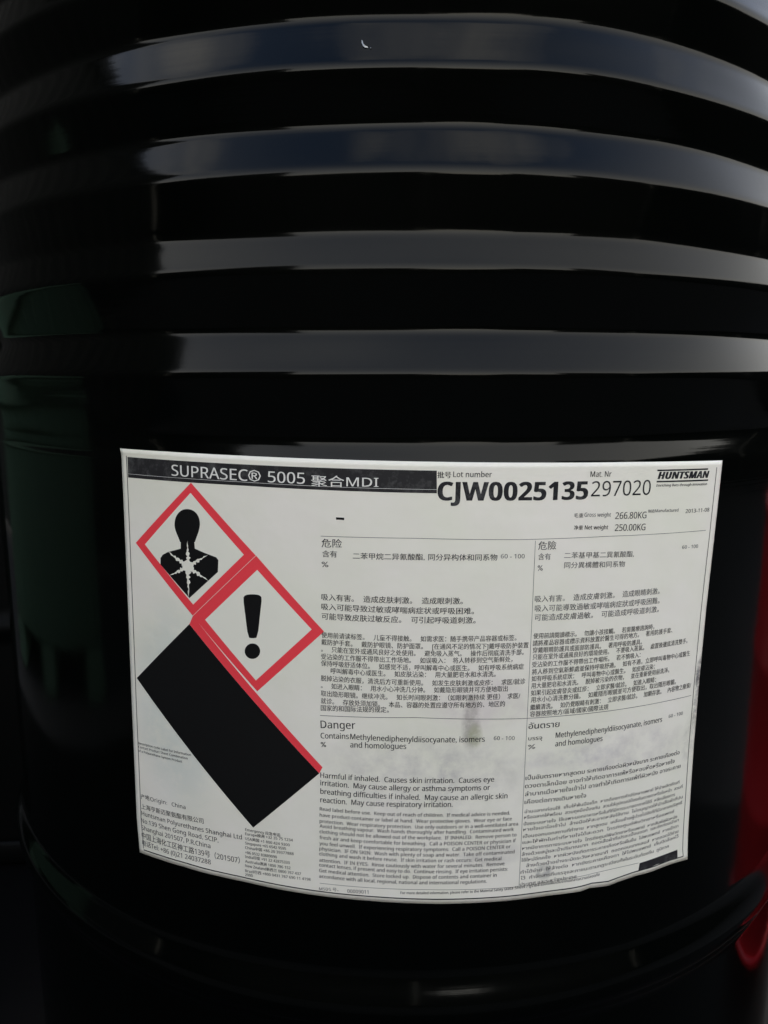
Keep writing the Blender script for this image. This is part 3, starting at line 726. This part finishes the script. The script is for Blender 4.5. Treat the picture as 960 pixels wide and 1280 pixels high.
decal('overprint_block', [SHAPES['redstrip']], 'r', 0.05, label_text='red edge showing beside the black overprint')
decal('overprint_block', [SHAPES['blackrect']], 'solid', 0.10, label_text='tilted black overprinted rectangle')
decal('pictogram_frame', [SHAPES['d1']], 'r', 0.08)
decal('pictogram_field', [SHAPES['d1i']], 'field', 0.12)
decal('health_hazard_figure', [SHAPES['body'], soften(SHAPES['head'])], 'solid', 0.16)
decal('health_hazard_burst', [SHAPES['burst']], 'field', 0.20)
decal('pictogram_frame', [SHAPES['d2']], 'r', 0.08)
decal('pictogram_field', [SHAPES['d2i']], 'field', 0.12)
decal('exclamation_mark', [soften(SHAPES['exclaim'], 1), soften(SHAPES['dot'], 1)], 'solid', 0.16)
a_, b2_ = SHAPES['d1'][2], SHAPES['d1'][1]
decal('pictogram_seam', [], 'field', 0.16, [([a_, b2_], .16)])
decal('maker_rule', [], 'k', 0.05, LOGO_RULES)

# lettering: every line is set between its two measured ends, then rolled onto the drum
def sans(s, bold=False, italic=False):
    """the same letters from the humanist sans range, closer to the printer's face than the default font"""
    up, lo, dg_ = (0x1D5D4, 0x1D5EE, 0x1D7EC) if bold else (0x1D5A0, 0x1D5BA, 0x1D7E2)
    if bold and italic: up, lo = 0x1D63C, 0x1D656
    r = ''
    for ch in s:
        if 'A' <= ch <= 'Z': r += chr(up + ord(ch) - 65)
        elif 'a' <= ch <= 'z': r += chr(lo + ord(ch) - 97)
        elif '0' <= ch <= '9': r += chr(dg_ + ord(ch) - 48)
        else: r += ch
    return r
tmp = []
for g, s, u0, v0, u1, v1, h, wgt, col in TEXTS:
    cu_ = bpy.data.curves.new('txt', 'FONT')
    bold = wgt >= 2.5
    cu_.body = sans(s, bold, s == 'HUNTSMAN')
    cu_.size = 1.0
    cu_.resolution_u = 2 if (h > 2.5) else 1
    cjk = any('\u3000' < ch for ch in s)
    lat = sum(('0' <= ch <= 'z') for ch in s)
    em = h / (0.9 if cjk and lat < 6 else 0.727)
    cu_.offset = 0.0
    o = bpy.data.objects.new('txt', cu_)
    scn.collection.objects.link(o)
    tmp.append((o, cu_, em))
dg = bpy.context.evaluated_depsgraph_get()
dg.update()
groups = {}
for (o, cu_, em), (g, s, u0, v0, u1, v1, h, wgt, col) in zip(tmp, TEXTS):
    me = bpy.data.meshes.new_from_object(o.evaluated_get(dg))
    xs = [v.co.x for v in me.vertices]
    if not xs: continue
    x0, x1 = min(xs), max(xs)
    dx, dy = u1 - u0, v1 - v0
    ln = math.hypot(dx, dy)
    sx = ln / (x1 - x0)
    cx, cy = dx / ln, dy / ln
    key = (g, col, u0 > 45 and g not in ('sheet_reference',), int((v0 + 200) // 16) if g in ('hazard_heading',) else v0 < -17, u0 > 100)
    if key not in groups: groups[key] = bmesh.new()
    bm = groups[key]
    #, bmesh.new())
    b1 = bmesh.new(); b1.from_mesh(me)
    sh = 0.18 if s.startswith('Enriching') else 0.0
    for v in b1.verts:
        x = (v.co.x - x0) * sx + sh * v.co.y * em; y = v.co.y * em
        v.co = (u0 + x * cx - y * cy, v0 + x * cy + y * cx, 0)
    extra = (wgt - (2.6 if bold else 0)) * 0.018 * em + ((0.02 if cjk else 0.04) if h < 4.2 else 0.0) - (0.2 if h > 6 else 0)
    if extra > 0.02:                                   # a heavier face: the strokes printed twice, a hair apart
        gm = bmesh.ops.duplicate(b1, geom=b1.verts[:] + b1.edges[:] + b1.faces[:])
        for v in gm['geom']:
            if isinstance(v, bmesh.types.BMVert): v.co.x += extra; v.co.z = 0.012
    me2 = bpy.data.meshes.new('t'); b1.to_mesh(me2); b1.free(); bm.from_mesh(me2)
    bpy.data.meshes.remove(me2); bpy.data.meshes.remove(me)
for (o, cu_, em) in tmp:
    bpy.data.objects.remove(o); bpy.data.curves.remove(cu_)
for (g, col, *_), bm in groups.items():
    for v in bm.verts: v.co = pos(v.co.x, v.co.y, (0.13 if col == 'w' else 0.08) + v.co.z)
    bmesh.ops.recalc_face_normals(bm, faces=bm.faces)
    for f in bm.faces:
        c = f.calc_center_median()
        if f.normal.x * c.x + f.normal.y * c.y < 0: f.normal_flip()
    from_bm(g, bm, MAT[col], label)

# ------------------------------------------------------------------ what stands round the drum, some of it added to shape the reflections
def plain_profile():
    return [(RB + (0.008 * (0.5 + 0.5 * math.cos(math.pi * (z - hz) / 0.02)) if abs(z - hz) < 0.02 else 0), z)
            for z in [0.03 + 0.005 * i for i in range(171)] for hz in [min((0.30, 0.585), key=lambda q: abs(q - z))]]
PP = plain_profile()
SPP = [(r * 0.655, z * 0.63) for r, z in PP]
def small_drum(label_text, paint, loc, sr, sz, name='small_drum'):
    t = make_drum(name, label_text, paint, paint, loc, seg=96, prof=PP, dents=None)
    for c in t.children: c.scale = (sr, sr, sz); c.location = (c.location.x * sr, c.location.y * sr, 0)
    return t
def pallet_box(label_text, x0, x1, y0, y1, h):
    """green plastic bulk box: tapered ribbed walls, a thick rim, runners underneath"""
    t = thing('pallet_box', label_text, 'pallet box', ((x0 + x1) / 2, (y0 + y1) / 2, -0.009))
    hx, hy = (x1 - x0) / 2, (y1 - y0) / 2
    for k in (-1, 0, 1):
        from_bm('runner', box_bm(-hx + .02, hx - .02, k * (hy - .09) - .07, k * (hy - .09) + .07, 0, .10, .01), MAT['green'], t)
    bm = bmesh.new()
    z0, z1 = .103, h - .05
    def slab(ax, s_, L_):
        b2 = box_bm(-L_, L_, -.012, .012, z0, z1, .004)
        for q in range(-4, 5):
            rb = box_bm(q * L_ / 4.3 - .012, q * L_ / 4.3 + .012, .0125, .030, z0 + .03, z1 - .03, .004)
            me_ = bpy.data.meshes.new('r'); rb.to_mesh(me_); rb.free(); b2.from_mesh(me_); bpy.data.meshes.remove(me_)
        return b2
    for nm, rz_, ox, oy, L_ in (('wall', 0, 0, hy - .045, hx - .03), ('wall', math.pi, 0, -hy + .045, hx - .03), ('wall', -math.pi / 2, hx - .045, 0, hy - .06), ('wall', math.pi / 2, -hx + .045, 0, hy - .06)):
        o = from_bm(nm, slab(0, 0, L_), MAT['green'], t); o.location = (ox, oy, 0); o.rotation_euler = (0, 0, rz_)
    bm.free()
    from_bm('floor_panel', box_bm(-hx + .05, hx - .05, -hy + .06, hy - .06, .104, .125), MAT['green'], t)
    rim = bmesh.new()
    for b_ in ((-hx, hx, hy - .07, hy), (-hx, hx, -hy, -hy + .07), (hx - .07, hx, -hy + .0705, hy - .0705), (-hx, -hx + .07, -hy + .0705, hy - .0705)):
        q = box_bm(*b_, h - .052, h, .006); me_ = bpy.data.meshes.new('r'); q.to_mesh(me_); q.free(); rim.from_mesh(me_); bpy.data.meshes.remove(me_)
    from_bm('rim', rim, MAT['green'], t)
    return t
pallet_box('low dark green plastic box reflected near the left edge of the labelled drum', -2.2, -1.17, -0.38, 0.66, 0.58)
make_drum('steel_drum', 'plain black steel drum added behind the labelled drum at the left to hide lit ground', MAT['black_matt'], MAT['black_matt'], (-0.50, 0.52, 0), seg=96, prof=PP, dents=None)  # added so the strip past the left edge stays dark
t = thing('red_canister', 'narrow bright red steel canister at the lower right corner beside the drum', 'canister', (0.603, 0.025, 0))
from_bm('body', lathe([(0, .006), (.134, .006), (.138, .012), (.138, .15), (.1415, .156), (.138, .162), (.138, .30), (.1415, .306), (.138, .312), (.138, .452)], 96), MAT['red'], t, True)
from_bm('bottom_rim', lathe([(.134, 0), (.1425, 0), (.1440, .006), (.1425, .012), (.134, .012), (.134, 0)], 96), MAT['red'], t, True)
from_bm('top_rim', lathe([(.132, .45), (.1425, .45), (.1440, .457), (.1425, .464), (.134, .464), (.132, .45)], 96), MAT['red'], t, True)
from_bm('lid', lathe([(.1335, .4585), (.128, .4545), (.03, .4555), (0, .4555)], 96), MAT['red'], t, True)
from_bm('cap', lathe([(.024, .4556), (.024, .472), (.021, .475), (0, .475)], 32), MAT['steel'], t, True)

def container(label_text, x0, x1, y0, y1, h, z=0.0):
    """unseen dark corrugated container, added to cut off the sky reflected in the ribs"""
    t = thing('added_sky_block', label_text, 'container', (0, 0, z - 0.009))
    bm = bmesh.new()
    def run(ax, c, a, b_, out_):
        pts = []; x = a + 0.12
        k = 0
        while x < b_ - 0.12:
            for dx, d in ((0, 0), (.07, 0), (.10, -.03), (.17, -.03)): pts.append((x + dx, d))
            x += .20
        lo = []; hi = []
        for q, d in pts:
            p_ = (c + out_ * d, q) if ax == 'y' else (q, c + out_ * d)
            lo.append(bm.verts.new((*p_, .16))); hi.append(bm.verts.new((*p_, h - .1)))
        for i in range(len(lo) - 1): bm.faces.new((lo[i], lo[i + 1], hi[i + 1], hi[i]))
    run('y', x1 - .02, y0, y1, 1); run('x', y0 + .02, x0, x1, -1)
    from_bm('corrugated_wall', bm, WALL, t)
    for name, b_ in (('corner_post', (x1 - .12, x1, y0, y0 + .12, 0, h)), ('corner_post', (x0, x0 + .12, y0, y0 + .12, 0, h)), ('corner_post', (x1 - .12, x1, y1 - .12, y1, 0, h)),
                     ('bottom_rail', (x1 - .1, x1 - .003, y0 + .12, y1 - .12, .02, .16)), ('top_rail', (x1 - .1, x1 - .003, y0 + .12, y1 - .12, h - .1, h - .003)),
                     ('bottom_rail', (x0 + .12, x1 - .12, y0 + .003, y0 + .1, .02, .16)), ('top_rail', (x0 + .12, x1 - .12, y0 + .003, y0 + .1, h - .1, h - .003)),
                     ('roof', (x0 + .01, x1 - .13, y0 + .13, y1 - .01, h - .05, h - .02))):
        from_bm(name, box_bm(*b_), WALL, t)
    return t
container('unseen dark container added at the left to cut the rib reflections, the lower of two', -4.74, -2.30, -1.50, 4.3, 2.6)
container('unseen dark container added on top, set back to cut the upper rib reflections', -4.74, -2.31, -0.30, 5.3, 2.6, 2.602)

def fence(label_text, ax, x0, x1, c, h_, wd=0.5):
    t = thing('added_sky_fence', label_text, 'fence', (0, 0, -0.009))  # unseen boards added to set the dark skyline that the drum reflects
    n = max(1, int(round((x1 - x0) / wd)))
    for i in range(n):
        a = x0 + (x1 - x0) * i / n; b_ = x0 + (x1 - x0) * (i + 1) / n - 0.004
        h = h_((a + b_) / 2) if callable(h_) else h_
        if ax == 'x': bm = box_bm(a, b_, c - .02, c + .02, 0.0, h)
        else: bm = box_bm(c - .02, c + .02, a, b_, 0.0, h)
        from_bm('board', bm, WALL, t)
    return t
fence('unseen taller board fence added behind the photographer at the left to block low sky', 'x', -5.0, -1.45, -3.2, 2.05)
fence('unseen board fence added at the far left to close off a strip of open sky', 'y', -3.17, -1.45, -5.03, 2.3)
fence('unseen dark board fence added behind the photographer to block low sky, left of the gap', 'x', -1.445, 0.20, -3.2, FH)
fence('unseen dark board fence added behind the photographer to block low sky, right of the gap', 'x', 1.33, 2.4, -3.2, FH)
fence('unseen higher board fence added at the right rear corner to block a glint', 'x', 2.405, 4.4, -3.2, 1.75)
fence('unseen low board fence added in the gap, its height shaping the hoop glint', 'x', 0.205, 1.325, -3.2, lambda x: 0.82 + 0.26 * min(1.0, abs(x - 0.765) / 0.56) ** 3, 0.14)
fence('unseen dark board fence added at the right to block low sky', 'y', -3.17, 3.0, 4.42, 1.6)
fence('tall dark board fence added beyond the drums to block the sky behind', 'x', -2.2, 4.39, 3.02, 3.6)
